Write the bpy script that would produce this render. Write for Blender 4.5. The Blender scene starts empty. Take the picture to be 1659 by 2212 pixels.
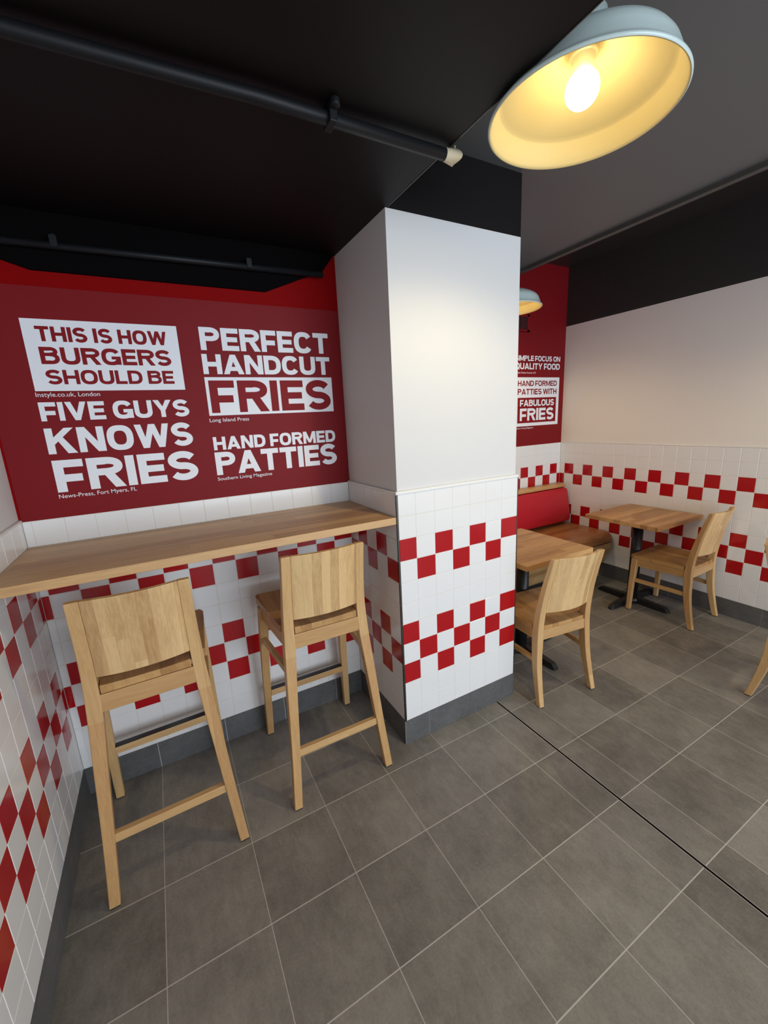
import bpy, bmesh, math, random
from mathutils import Vector, Matrix

random.seed(7)
S = bpy.context.scene
COL = S.collection

# ------------------------------------------------------------------ camera
cam = bpy.data.cameras.new('camera')
cam_o = bpy.data.objects.new('camera', cam)
COL.objects.link(cam_o)
CR = ((0.8755108521053131, -0.48074137670734984, -0.04866699669540168),
      (-0.1481819902160195, -0.171261303369114, -0.9740183077047021),
      (0.45991612889900674, 0.85997517097288, -0.2211783436250438))
CP = (0.48433, -1.95374, 1.53898)
cam_o.matrix_world = Matrix(((CR[0][0], -CR[1][0], -CR[2][0], CP[0]),
                             (CR[0][1], -CR[1][1], -CR[2][1], CP[1]),
                             (CR[0][2], -CR[1][2], -CR[2][2], CP[2]),
                             (0, 0, 0, 1)))
cam.sensor_fit = 'HORIZONTAL'
cam.sensor_width = 36.0
cam.lens = 886.4224 / 1659 * 36.0
cam.clip_start = 0.01
S.camera = cam_o

# ------------------------------------------------------------------ exposure, world, daylight
S.view_settings.view_transform = 'Standard'
S.view_settings.look = 'None'
S.view_settings.gamma = 1.0
S.view_settings.use_curve_mapping = False
EXPOSURE = 0.14
WORLD_STRENGTH = 0.95
WORLD_COLOR = (0.76, 0.86, 1.0)
WINDOW_WATT = 118.0
WINDOW_COLOR = (0.78, 0.89, 1.0)
BULB_STRENGTH = 22.0
BULB_COLOR = (1.0, 0.82, 0.47)
BULB_WATT = 20.0
S.view_settings.exposure = EXPOSURE
w = bpy.data.worlds.new('world'); S.world = w; w.use_nodes = True
bg = w.node_tree.nodes['Background']
bg.inputs['Color'].default_value = (*WORLD_COLOR, 1)
bg.inputs['Strength'].default_value = WORLD_STRENGTH

def area_light(name, loc, target, sx, sy, watt, color):
    L = bpy.data.lights.new(name, 'AREA'); L.shape = 'RECTANGLE'; L.size = sx; L.size_y = sy
    L.energy = watt; L.color = color
    o = bpy.data.objects.new(name, L); COL.objects.link(o); o.location = loc
    d = Vector(target) - Vector(loc)
    o.rotation_euler = d.to_track_quat('-Z', 'Y').to_euler()
    return o
# daylight through the shop front behind the camera
area_light('shopfront_daylight', (2.3, -4.9, 1.5), (2.1, 0.0, 1.2), 3.2, 2.2, WINDOW_WATT, WINDOW_COLOR)

# ------------------------------------------------------------------ measured room
P = 0.1
XC, YC, W = 1.3262, -0.4928, 0.7022
ZT, HB = 1.2286, 0.1290
YB, XR = 0.8050, 3.9762
Z_LOW, Z_MID, Z_HIGH = 2.287, 2.53, 2.79
X_MID = 2.965
Y_FRONT = -5.0
FX, FY, FOX, FOY = 0.29504, 0.29689, 1.46193, -0.5933

# ------------------------------------------------------------------ material helpers
def new_mat(name):
    m = bpy.data.materials.new(name); m.use_nodes = True
    return m, m.node_tree.nodes, m.node_tree.links, m.node_tree.nodes['Principled BSDF']
def srgb(r, g, b):
    f = lambda c: (c/255/12.92) if c/255 <= 0.04045 else ((c/255+0.055)/1.055)**2.4
    return (f(r), f(g), f(b), 1)
def simple(name, col, rough=0.5, metal=0.0, bump=0.0, bscale=200, spec=None, coat=0.0, var=0.0):
    m, N, L, B = new_mat(name)
    B.inputs['Base Color'].default_value = col
    B.inputs['Roughness'].default_value = rough
    B.inputs['Metallic'].default_value = metal
    if spec is not None: B.inputs['Specular IOR Level'].default_value = spec
    if coat: B.inputs['Coat Weight'].default_value = coat
    tc = N.new('ShaderNodeTexCoord')
    if bump:
        n = N.new('ShaderNodeTexNoise'); n.inputs['Scale'].default_value = bscale; n.inputs['Detail'].default_value = 3
        b = N.new('ShaderNodeBump'); b.inputs['Strength'].default_value = bump; b.inputs['Distance'].default_value = 0.002
        L.new(tc.outputs['Object'], n.inputs['Vector']); L.new(n.outputs['Fac'], b.inputs['Height'])
        L.new(b.outputs['Normal'], B.inputs['Normal'])
    if var:
        n = N.new('ShaderNodeTexNoise'); n.inputs['Scale'].default_value = 6; n.inputs['Detail'].default_value = 4
        mx = N.new('ShaderNodeMix'); mx.data_type = 'RGBA'
        mx.inputs['A'].default_value = tuple(c*(1-var) for c in col[:3]) + (1,)
        mx.inputs['B'].default_value = tuple(min(1, c*(1+var)) for c in col[:3]) + (1,)
        L.new(tc.outputs['Object'], n.inputs['Vector']); L.new(n.outputs['Fac'], mx.inputs['Factor'])
        L.new(mx.outputs['Result'], B.inputs['Base Color'])
    return m

def math_node(N, L, op, a, b=None, c=None):
    n = N.new('ShaderNodeMath'); n.operation = op
    for i, v in enumerate((a, b, c)):
        if v is None: continue
        if isinstance(v, (int, float)): n.inputs[i].default_value = v
        else: L.new(v, n.inputs[i])
    return n.outputs[0]

def oak(name, grain='x', cross='y', stave=0.045, length=0.6, light=(214, 172, 112), dark=(178, 130, 78), rough=0.42, knots=True):
    """solid or stave-glued oak: grain runs along one object axis, staves lie side by side across another"""
    m, N, L, B = new_mat(name)
    tc = N.new('ShaderNodeTexCoord'); oi = N.new('ShaderNodeObjectInfo')
    off = N.new('ShaderNodeVectorMath'); off.operation = 'MULTIPLY_ADD'
    cmb = N.new('ShaderNodeCombineXYZ')
    for i in range(3): L.new(oi.outputs['Random'], cmb.inputs[i])
    L.new(cmb.outputs[0], off.inputs[0]); off.inputs[1].default_value = (7.3, 5.1, 3.7)
    L.new(tc.outputs['Object'], off.inputs[2])
    sep = N.new('ShaderNodeSeparateXYZ'); L.new(off.outputs[0], sep.inputs[0])
    ax = {'x': 0, 'y': 1, 'z': 2}
    g = sep.outputs[ax[grain]]; c = sep.outputs[ax[cross]]
    d = sep.outputs[3 - ax[grain] - ax[cross]]
    si = math_node(N, L, 'FLOOR', math_node(N, L, 'DIVIDE', c, stave))
    wn = N.new('ShaderNodeTexWhiteNoise'); wn.noise_dimensions = '1D'; L.new(si, wn.inputs['W'])
    gj = math_node(N, L, 'FLOOR', math_node(N, L, 'DIVIDE', math_node(N, L, 'MULTIPLY_ADD', wn.outputs['Value'], 5.0, g), length))
    wn2 = N.new('ShaderNodeTexWhiteNoise'); wn2.noise_dimensions = '2D'
    cv = N.new('ShaderNodeCombineXYZ'); L.new(si, cv.inputs[0]); L.new(gj, cv.inputs[1]); L.new(cv.outputs[0], wn2.inputs['Vector'])
    # grain coordinates, stretched along the board and shifted from stave to stave
    gv = N.new('ShaderNodeCombineXYZ')
    L.new(math_node(N, L, 'MULTIPLY_ADD', wn2.outputs['Value'], 9.0, math_node(N, L, 'MULTIPLY', g, 1.6)), gv.inputs[0])
    L.new(math_node(N, L, 'MULTIPLY', c, 22.0), gv.inputs[1])
    L.new(math_node(N, L, 'MULTIPLY', d, 22.0), gv.inputs[2])
    n1 = N.new('ShaderNodeTexNoise'); n1.inputs['Scale'].default_value = 1.5; n1.inputs['Detail'].default_value = 4
    n1.inputs['Distortion'].default_value = 0.8; L.new(gv.outputs[0], n1.inputs['Vector'])
    n2 = N.new('ShaderNodeTexNoise'); n2.inputs['Scale'].default_value = 9.0; n2.inputs['Detail'].default_value = 5
    L.new(gv.outputs[0], n2.inputs['Vector'])
    f = math_node(N, L, 'MULTIPLY', n1.outputs['Fac'], 0.75)
    f = math_node(N, L, 'MULTIPLY_ADD', n2.outputs['Fac'], 0.60, f)
    f = math_node(N, L, 'MULTIPLY_ADD', wn2.outputs['Value'], 0.55, math_node(N, L, 'SUBTRACT', f, 0.42))
    rp = N.new('ShaderNodeValToRGB'); L.new(f, rp.inputs['Fac'])
    e = rp.color_ramp.elements
    e[0].position = 0.12; e[0].color = srgb(*dark)
    e[1].position = 0.80; e[1].color = srgb(*light)
    col = rp.outputs['Color']
    # thin dark glue line between staves
    fr = math_node(N, L, 'FRACT', math_node(N, L, 'DIVIDE', c, stave))
    edge = math_node(N, L, 'LESS_THAN', fr, 0.0009/stave)
    mx = N.new('ShaderNodeMix'); mx.data_type = 'RGBA'; L.new(math_node(N, L, 'MULTIPLY', edge, 0.35), mx.inputs['Factor'])
    L.new(col, mx.inputs['A']); mx.inputs['B'].default_value = srgb(110, 75, 42); col = mx.outputs['Result']
    if knots:
        kv = N.new('ShaderNodeCombineXYZ'); L.new(math_node(N, L, 'MULTIPLY', g, 2.2), kv.inputs[0]); L.new(math_node(N, L, 'MULTIPLY', c, 9.0), kv.inputs[1]); L.new(math_node(N, L, 'MULTIPLY', d, 4.0), kv.inputs[2])
        kn = N.new('ShaderNodeTexNoise'); kn.inputs['Scale'].default_value = 1.1; kn.inputs['Detail'].default_value = 2; L.new(kv.outputs[0], kn.inputs['Vector'])
        kr = N.new('ShaderNodeMapRange'); kr.inputs['From Min'].default_value = 0.70; kr.inputs['From Max'].default_value = 0.80; L.new(kn.outputs['Fac'], kr.inputs['Value'])
        mk = N.new('ShaderNodeMix'); mk.data_type = 'RGBA'; L.new(math_node(N, L, 'MULTIPLY', kr.outputs['Result'], 0.6), mk.inputs['Factor'])
        L.new(col, mk.inputs['A']); mk.inputs['B'].default_value = srgb(112, 74, 42); col = mk.outputs['Result']
    L.new(col, B.inputs['Base Color'])
    B.inputs['Roughness'].default_value = rough
    b = N.new('ShaderNodeBump'); b.inputs['Strength'].default_value = 0.12; b.inputs['Distance'].default_value = 0.002
    L.new(n2.outputs['Fac'], b.inputs['Height']); L.new(b.outputs['Normal'], B.inputs['Normal'])
    return m

def slate(name, c1, c2, floor_grid=False, rough=0.55):
    m, N, L, B = new_mat(name)
    tc = N.new('ShaderNodeTexCoord')
    n1 = N.new('ShaderNodeTexNoise'); n1.inputs['Scale'].default_value = 5.0; n1.inputs['Detail'].default_value = 6; n1.inputs['Roughness'].default_value = 0.6
    n2 = N.new('ShaderNodeTexNoise'); n2.inputs['Scale'].default_value = 120; n2.inputs['Detail'].default_value = 4; n2.inputs['Roughness'].default_value = 0.7
    mp = N.new('ShaderNodeMapping'); mp.inputs['Scale'].default_value = (1, 0.45, 1)
    n3 = N.new('ShaderNodeTexNoise'); n3.inputs['Scale'].default_value = 42; n3.inputs['Detail'].default_value = 5; n3.inputs['Distortion'].default_value = 0.6
    for n in (n1, n2): L.new(tc.outputs['Object'], n.inputs['Vector'])
    L.new(tc.outputs['Object'], mp.inputs['Vector']); L.new(mp.outputs[0], n3.inputs['Vector'])
    f = math_node(N, L, 'MULTIPLY_ADD', n1.outputs['Fac'], 0.7, math_node(N, L, 'MULTIPLY', n2.outputs['Fac'], 0.45))
    f = math_node(N, L, 'MULTIPLY_ADD', n3.outputs['Fac'], 0.35, f)
    f = math_node(N, L, 'SUBTRACT', f, 0.25)
    h = math_node(N, L, 'MULTIPLY_ADD', n3.outputs['Fac'], 1.0, math_node(N, L, 'MULTIPLY', n2.outputs['Fac'], 0.5))
    if floor_grid:
        sep = N.new('ShaderNodeSeparateXYZ'); L.new(tc.outputs['Object'], sep.inputs[0])
        u = math_node(N, L, 'DIVIDE', math_node(N, L, 'SUBTRACT', sep.outputs[0], FOX), FX)
        v = math_node(N, L, 'DIVIDE', math_node(N, L, 'SUBTRACT', sep.outputs[1], FOY), FY)
        cv = N.new('ShaderNodeCombineXYZ'); L.new(math_node(N, L, 'FLOOR', u), cv.inputs[0]); L.new(math_node(N, L, 'FLOOR', v), cv.inputs[1])
        wn = N.new('ShaderNodeTexWhiteNoise'); wn.noise_dimensions = '2D'; L.new(cv.outputs[0], wn.inputs['Vector'])
        f = math_node(N, L, 'MULTIPLY_ADD', wn.outputs['Value'], 0.30, math_node(N, L, 'SUBTRACT', f, 0.15))
        du = math_node(N, L, 'MULTIPLY', math_node(N, L, 'ABSOLUTE', math_node(N, L, 'SUBTRACT', math_node(N, L, 'FRACT', math_node(N, L, 'ADD', u, 0.5)), 0.5)), FX)
        dv = math_node(N, L, 'MULTIPLY', math_node(N, L, 'ABSOLUTE', math_node(N, L, 'SUBTRACT', math_node(N, L, 'FRACT', math_node(N, L, 'ADD', v, 0.5)), 0.5)), FY)
        gu = math_node(N, L, 'LESS_THAN', du, 0.0011)
        gv = math_node(N, L, 'LESS_THAN', dv, 0.0017)
        gm = math_node(N, L, 'MAXIMUM', gu, gv)
    rp = N.new('ShaderNodeValToRGB'); L.new(f, rp.inputs['Fac'])
    rp.color_ramp.elements[0].position = 0.25; rp.color_ramp.elements[0].color = srgb(*c1)
    rp.color_ramp.elements[1].position = 0.85; rp.color_ramp.elements[1].color = srgb(*c2)
    col = rp.outputs['Color']
    if floor_grid:
        mx = N.new('ShaderNodeMix'); mx.data_type = 'RGBA'; L.new(gm, mx.inputs['Factor'])
        L.new(col, mx.inputs['A']); mx.inputs['B'].default_value = srgb(190, 185, 176); col = mx.outputs['Result']
        h = math_node(N, L, 'SUBTRACT', h, math_node(N, L, 'MULTIPLY', gm, 1.2))
    L.new(col, B.inputs['Base Color'])
    B.inputs['Roughness'].default_value = rough
    b = N.new('ShaderNodeBump'); b.inputs['Strength'].default_value = 0.45; b.inputs['Distance'].default_value = 0.0015
    L.new(h, b.inputs['Height']); L.new(b.outputs['Normal'], B.inputs['Normal'])
    return m

M = dict(
    white=simple('white_plaster', srgb(220, 218, 216), 0.6, bump=0.05),
    cream=simple('cream_plaster', srgb(242, 234, 226), 0.6, bump=0.05),
    black=simple('charcoal_ceiling_paint', srgb(52, 51, 50), 0.42, bump=0.08, bscale=60),
    soffit=simple('black_soffit_paint', srgb(12, 6, 7), 0.55, bump=0.08, bscale=60, spec=0.22),  # darker copy of the ceiling black, with the soffit's shade in its colour
    aisle=simple('glow_lightened_ceiling_paint', srgb(98, 100, 102), 0.45, bump=0.08, bscale=60),  # lighter copy of the ceiling black, lamp glow and daylight put into its colour
    matt=simple('matt_black_board', srgb(5, 3, 4), 0.8, bump=0.05, spec=0.08),
    red=simple('plain_red_paint', srgb(138, 0, 2), 0.6, bump=0.03, spec=0.08),
    vinyl=simple('red_vinyl', srgb(128, 17, 23), 0.55, bump=0.02, spec=0.2),
    vinyl_white=simple('white_vinyl', srgb(240, 240, 244), 0.5, bump=0.01),
    vinyl_letter=simple('red_vinyl_letter', srgb(136, 14, 22), 0.55, bump=0.01, spec=0.2),
    tile_w=simple('white_glazed_tile', srgb(236, 234, 232), 0.16, var=0.015),
    tile_r=simple('red_glazed_tile', srgb(176, 16, 24), 0.16, var=0.04),
    grout=simple('white_grout', srgb(226, 220, 212), 0.8, bump=0.1),
    cap=simple('white_trim_bead', srgb(238, 236, 232), 0.3, bump=0.01),
    floor=slate('slate_floor_tile', (101, 97, 91), (154, 148, 139), True, 0.5),
    base=slate('slate_skirting_tile', (74, 73, 73), (112, 111, 110), False, 0.5),
    steel=simple('dark_metal_edge', srgb(92, 90, 86), 0.35, 0.9, bump=0.02),
    silver=simple('pale_metal_edge', srgb(214, 210, 204), 0.45, 0.35, bump=0.02),
    pipe=simple('black_painted_conduit', srgb(20, 21, 24), 0.5, bump=0.05, spec=0.3),
    batten=simple('dark_grey_batten', srgb(78, 76, 72), 0.5, bump=0.1),
    lamplit=simple('lamplit_bare_metal', srgb(205, 190, 160), 0.6, bump=0.3, bscale=120, var=0.15),  # lamp light on the pipe end put into this cream tone
    iron=simple('black_powder_coat', srgb(24, 24, 26), 0.38, bump=0.08, bscale=300),
    rubber=simple('black_rubber', srgb(24, 23, 22), 0.6, bump=0.05),
    leather=simple('red_leatherette', srgb(190, 24, 40), 0.38, bump=0.12, bscale=350),
    enamel=simple('pale_enamel', srgb(206, 222, 218), 0.22, bump=0.01),
    enamel_in=simple('bulb_tinted_enamel_inside', srgb(206, 188, 136), 0.5, bump=0.01, spec=0.2),  # yellow of the warm bulb light put into the lining colour
    porcelain=simple('porcelain_socket', srgb(176, 162, 124), 0.35, bump=0.01),
    oak_counter=oak('oak_counter_staves', 'x', 'y', 0.062, 0.9, (206, 164, 112), (164, 120, 78), 0.40),
    oak_table=oak('oak_table_staves', 'x', 'y', 0.05, 0.7, (208, 160, 104), (156, 106, 62), 0.38),
    oak_seat=oak('oak_seat_staves', 'y', 'x', 0.045, 0.8, (200, 155, 98), (160, 113, 64), 0.40),
    oak_back=oak('oak_back_staves', 'z', 'x', 0.036, 0.9, (226, 188, 134), (178, 136, 88), 0.42),
    oak_leg=oak('oak_solid_upright', 'z', 'x', 0.3, 3.0, (214, 174, 120), (182, 138, 88), 0.42, False),
    oak_leg_low=oak('oak_leg_lower_piece', 'z', 'x', 0.3, 3.0, (206, 162, 108), (172, 126, 78), 0.42, False),
    oak_rail_x=oak('oak_solid_crossrail', 'x', 'z', 0.3, 3.0, (214, 174, 120), (184, 140, 90), 0.42, False),
    oak_rail_y=oak('oak_solid_siderail', 'y', 'z', 0.3, 3.0, (214, 172, 112), (184, 136, 82), 0.42, False),
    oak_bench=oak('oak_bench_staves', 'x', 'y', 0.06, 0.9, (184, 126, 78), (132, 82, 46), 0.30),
    oak_bench_front=oak('oak_bench_front', 'x', 'z', 0.07, 1.0, (186, 152, 104), (140, 106, 66), 0.38),
)
# lit bulb
mb, Nn, Ll, Bb = new_mat('lit_bulb_glass')
Bb.inputs['Base Color'].default_value = (1, 1, 1, 1)
Bb.inputs['Emission Color'].default_value = (*BULB_COLOR, 1)
Bb.inputs['Emission Strength'].default_value = BULB_STRENGTH
M['bulb'] = mb

# ------------------------------------------------------------------ mesh helpers
class MB:
    """collects verts and faces (with material slots) and links them as one mesh object"""
    def __init__(s): s.v = []; s.f = []; s.mi = []; s.sm = []
    def add(s, vs, fs, mi=0, smooth=False):
        o = len(s.v); s.v += [tuple(v) for v in vs]
        for f in fs: s.f.append([o+i for i in f]); s.mi.append(mi); s.sm.append(smooth)
    def box(s, x0, x1, y0, y1, z0, z1, mi=0):
        vs = [(x, y, z) for z in (z0, z1) for y in (y0, y1) for x in (x0, x1)]
        s.add(vs, [(0, 2, 3, 1), (4, 5, 7, 6), (0, 1, 5, 4), (2, 6, 7, 3), (0, 4, 6, 2), (1, 3, 7, 5)], mi)
    def loft(s, rings, mi=0, smooth=False, closed=True, cap=True):
        n = len(rings[0]); vs = [p for r in rings for p in r]; fs = []
        for i in range(len(rings)-1):
            for j in range(n if closed else n-1):
                k = (j+1) % n
                fs.append((i*n+j, i*n+k, (i+1)*n+k, (i+1)*n+j))
        if cap: fs += [tuple(range(n-1, -1, -1)), tuple((len(rings)-1)*n+j for j in range(n))]
        s.add(vs, fs, mi, smooth)
    def tube(s, pts, r, n=14, mi=0, smooth=True):
        pts = [Vector(p) for p in pts]; rings = []
        for i, p in enumerate(pts):
            d = (pts[min(i+1, len(pts)-1)] - pts[max(i-1, 0)]).normalized()
            a = d.cross(Vector((0, 0, 1)) if abs(d.z) < 0.9 else Vector((1, 0, 0))).normalized(); b = d.cross(a)
            rr = r[i] if isinstance(r, (list, tuple)) else r
            rings.append([p + rr*(math.cos(t)*a + math.sin(t)*b) for t in [2*math.pi*k/n for k in range(n)]])
        s.loft(rings, mi, smooth)
    def lathe(s, prof, n=64, mi=0, smooth=True, c=(0, 0, 0), cap=False):
        rings = [[(c[0]+r*math.cos(2*math.pi*k/n), c[1]+r*math.sin(2*math.pi*k/n), c[2]+z) for k in range(n)] for r, z in prof]
        s.loft(rings, mi, smooth, True, cap)
    def extrude_x(s, poly, x0, x1, mi=0, smooth=False):
        s.loft([[(x0, y, z) for y, z in poly], [(x1, y, z) for y, z in poly]], mi, smooth)
    def build(s, name, mats, parent=None, bevel=0.0, seg=2, fix=True):
        me = bpy.data.meshes.new(name); me.from_pydata(s.v, [], s.f); me.update()
        if not isinstance(mats, (list, tuple)): mats = [mats]
        for m in mats: me.materials.append(m)
        for p, mi, sm in zip(me.polygons, s.mi, s.sm): p.material_index = mi; p.use_smooth = sm
        if fix:
            bm = bmesh.new(); bm.from_mesh(me); bmesh.ops.remove_doubles(bm, verts=bm.verts, dist=1e-6)
            bmesh.ops.recalc_face_normals(bm, faces=bm.faces); bm.to_mesh(me); bm.free()
        o = bpy.data.objects.new(name, me); COL.objects.link(o)
        if parent: o.parent = parent
        if bevel:
            b = o.modifiers.new('bevel', 'BEVEL'); b.width = bevel; b.segments = seg; b.limit_method = 'ANGLE'; b.angle_limit = math.radians(40)
            b.harden_normals = False
        return o

def thing(name, label, cat, loc=(0, 0, 0), rz=0.0, group=None):
    o = bpy.data.objects.new(name, None); COL.objects.link(o); o.empty_display_size = 0.1
    o.location = loc; o.rotation_euler = (0, 0, rz)
    o['label'] = label; o['category'] = cat
    if group: o['group'] = group
    return o
def tag(o, label, cat, group=None):
    o['label'] = label; o['category'] = cat
    if group: o['group'] = group
    return o
def struct(o, label=None):
    o['kind'] = 'structure'
    if label: o['label'] = label
    return o
def dup(root, loc, rz, label, group=None):
    r = root.copy(); COL.objects.link(r); r.location = loc; r.rotation_euler = (0, 0, rz); r['label'] = label
    if group: r['group'] = group
    for ch in list(root.children):
        c = ch.copy(); COL.objects.link(c); c.parent = r
        for g in list(ch.children):
            d = g.copy(); COL.objects.link(d); d.parent = c
    return r

# ------------------------------------------------------------------ room shell
PL = 0.008                                   # tiles stand this far in front of the plaster
def shell(name, boxes, mats, label=None):
    b = MB()
    for bx in boxes: b.box(*bx[:6], mi=bx[6] if len(bx) > 6 else 0)
    return struct(b.build(name, mats), label)
shell('floor', [(-0.12, XR+0.12, Y_FRONT, YB+0.12, -0.10, 0.0)], M['floor'], 'grey slate tiled floor')
shell('wall_left', [(-0.12, -PL, Y_FRONT, 0.12, 0.0, Z_LOW)], M['white'], 'white plaster wall at the left end of the counter')
# counter alcove: gloss red plaster behind the counter
shell('wall_back', [(-0.12, XC+0.02, 0.004, 0.12, 0.0, Z_LOW)], M['red'], 'red wall behind the counter')
# pillar: white below, black above the paint line
pil = MB()
pil.box(XC+0.010, XC+W-0.010, YC+PL, YB+0.1, 0.0, Z_LOW, 0)
pil.box(XC+0.010, XC+W-0.010, YC+PL, YB+0.1, Z_LOW, Z_HIGH, 1)
struct(pil.build('wall_pillar', [M['white'], M['soffit']]), 'white pillar at the right end of the counter')
shell('wall_far', [(XC+W-0.02, XR+0.12, YB+0.006, YB+0.12, 0.0, Z_HIGH)], M['vinyl'], 'red wall at the far end of the dining area')
shell('wall_right', [(XR+0.006, XR+0.12, Y_FRONT, YB+0.12, 0.0, Z_LOW+0.004, 0), (XR+0.006, XR+0.12, Y_FRONT, YB+0.12, Z_LOW+0.004, Z_HIGH, 1)],
      [M['cream'], M['black']], 'cream wall with black upper band on the right')
# ceilings: low soffit on the left, middle level over the aisle, high level by the right wall
shell('ceiling', [(-0.12, XC+0.016, Y_FRONT, 0.12, Z_LOW, Z_HIGH+0.1)], M['soffit'], 'low black soffit over the counter')
shell('ceiling_middle', [(XC+0.016, X_MID, Y_FRONT, YB+0.12, Z_MID, Z_HIGH+0.1)], M['aisle'], 'black ceiling over the aisle')
shell('ceiling_high', [(X_MID, XR+0.12, Y_FRONT, YB+0.12, Z_HIGH, Z_HIGH+0.1)], M['black'], 'raised black ceiling by the right wall')
# bare corner bead along the soffit edge
shell('trim_1', [(XC+0.0155, XC+0.0185, Y_FRONT, YC-0.002, Z_LOW-0.001, Z_LOW+0.02)], M['steel'], 'thin metal edge bead of the low soffit')
# beam edge with conduit-like batten where the ceiling steps up
shell('trim_2', [(X_MID-0.032, X_MID+0.004, Y_FRONT, YB, Z_MID-0.022, Z_MID)], M['batten'], 'dark batten along the step in the ceiling')

# ------------------------------------------------------------------ tiled dado
def tiles(name, us, origin, udir, ndir, red, label, zrows=None, gap=0.0022, vgap=None):
    """glazed tiles with real bevelled edges over a grout bed; us = boundaries along the wall"""
    b = MB(); U = Vector(udir); Nn_ = Vector(ndir); O = Vector(origin); Z = Vector((0, 0, 1))
    rows = [(ZT-(n+1)*P, ZT-n*P) for n in range(11)]
    rows[-1] = (HB, rows[-1][1])
    e = 0.0012; th = 0.0012; vgap = gap if vgap is None else vgap
    def pt(u, z, d): return O + U*u + Z*z + Nn_*d
    for n, (z0, z1) in enumerate(rows):
        for k, (u0, u1) in enumerate(zip(us[:-1], us[1:])):
            lo, hi = min(u0, u1), max(u0, u1)
            if hi-lo < 0.006: continue
            a0, a1, c0, c1 = lo+vgap/2, hi-vgap/2, z0+gap/2, z1-gap/2
            outer = [pt(a0, c0, -th), pt(a1, c0, -th), pt(a1, c1, -th), pt(a0, c1, -th)]
            inner = [pt(a0+e, c0+e, 0), pt(a1-e, c0+e, 0), pt(a1-e, c1-e, 0), pt(a0+e, c1-e, 0)]
            b.add(outer+inner, [(4, 5, 6, 7), (0, 1, 5, 4), (1, 2, 6, 5), (2, 3, 7, 6), (3, 0, 4, 7)], 1 if red(n, k) else 0)
    lo, hi = min(us), max(us)
    vs = [pt(lo, HB, -th*0.9), pt(hi, HB, -th*0.9), pt(hi, ZT, -th*0.9), pt(lo, ZT, -th*0.9), pt(lo, HB, -PL), pt(hi, HB, -PL), pt(hi, ZT, -PL), pt(lo, ZT, -PL)]
    b.add(vs, [(0, 1, 2, 3), (0, 4, 5, 1), (3, 2, 6, 7), (0, 3, 7, 4), (1, 5, 6, 2)], 2)
    o = b.build(name, [M['tile_w'], M['tile_r'], M['grout']])
    return struct(o, label)
def checker(odd_rows, even_rows, shift=0):
    def f(n, k):
        kk = k + shift
        if n in (2, 6, 8): return kk % 2 == 0
        if n in (3, 7): return kk % 2 == 1
        return False
    return f
c0 = 0.0262
tiles('trim_3', [0.0]+[c0+i*P for i in range(13)]+[XC], (0, 0, 0), (1, 0, 0), (0, -1, 0), checker(0, 0, -1), 'white and red checked tiles under the counter')
cl = 0.0392
tiles('trim_4', [0.0]+[cl+i*P for i in range(50)], (0, 0, 0), (0, -1, 0), (1, 0, 0), checker(0, 0, 1), 'white and red checked tiles on the left wall')
tiles('trim_5', [0.0]+[0.0945+i*P for i in range(6)]+[W], (XC, YC, 0), (1, 0, 0), (0, -1, 0), checker(0, 0, 0), 'white and red checked tiles on the pillar front', gap=0.0022, vgap=0.0006)
tiles('trim_6', [0.0]+[0.1055+i*P for i in range(4)]+[-YC], (XC, YC, 0), (0, 1, 0), (-1, 0, 0), checker(0, 0, 1), 'white and red checked tiles on the pillar side')
cr = 0.0522
tiles('trim_7', [0.0]+[cr+i*P for i in range(46)], (XR, YB, 0), (0, -1, 0), (-1, 0, 0), checker(0, 0, -1), 'white and red checked tiles on the right wall')
cb = 0.0442
tiles('trim_8', [0.0]+[cb+i*P for i in range(20)], (XR, YB, 0), (-1, 0, 0), (0, -1, 0), checker(0, 0, -1), 'white and red checked tiles on the far wall')

# white bead on top of the tiles
def bead(name, boxes, label, mat='cap', bev=0.004):
    b = MB()
    for x in boxes: b.box(*x)
    return struct(b.build(name, M[mat], bevel=bev), label)
bead('trim_9', [(-PL, 0.003, Y_FRONT, 0.0, ZT, ZT+0.009)], 'white bead over the left wall tiles')
bead('trim_10', [(XC-0.003, XC+W+0.003, YC-0.004, YC+PL, ZT-0.004, ZT+0.011), (XC-0.003, XC+PL, YC, 0.0, ZT-0.004, ZT+0.009)], 'white bead over the pillar tiles')
bead('trim_11', [(XR-0.003, XR+PL, Y_FRONT, YB, ZT, ZT+0.009)], 'white bead over the right wall tiles')
# dark metal corner profiles of the pillar
bead('trim_12', [(XC-0.0015, XC+0.006, YC-0.0025, YC+0.004, HB, ZT-0.006)], 'dark metal corner edge of the pillar tiles', 'steel', 0.001)
bead('trim_13', [(XC+W-0.003, XC+W+0.003, YC-0.0015, YC+0.004, HB, ZT-0.006)], 'dark metal edge on the far side of the pillar', 'steel', 0.001)
# pillar's hidden right flank, tiled plain
bead('trim_14', [(XC+W-0.010, XC+W, YC+0.004, YB, HB, ZT)], 'plain white flank of the pillar', 'tile_w', 0.001)

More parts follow.
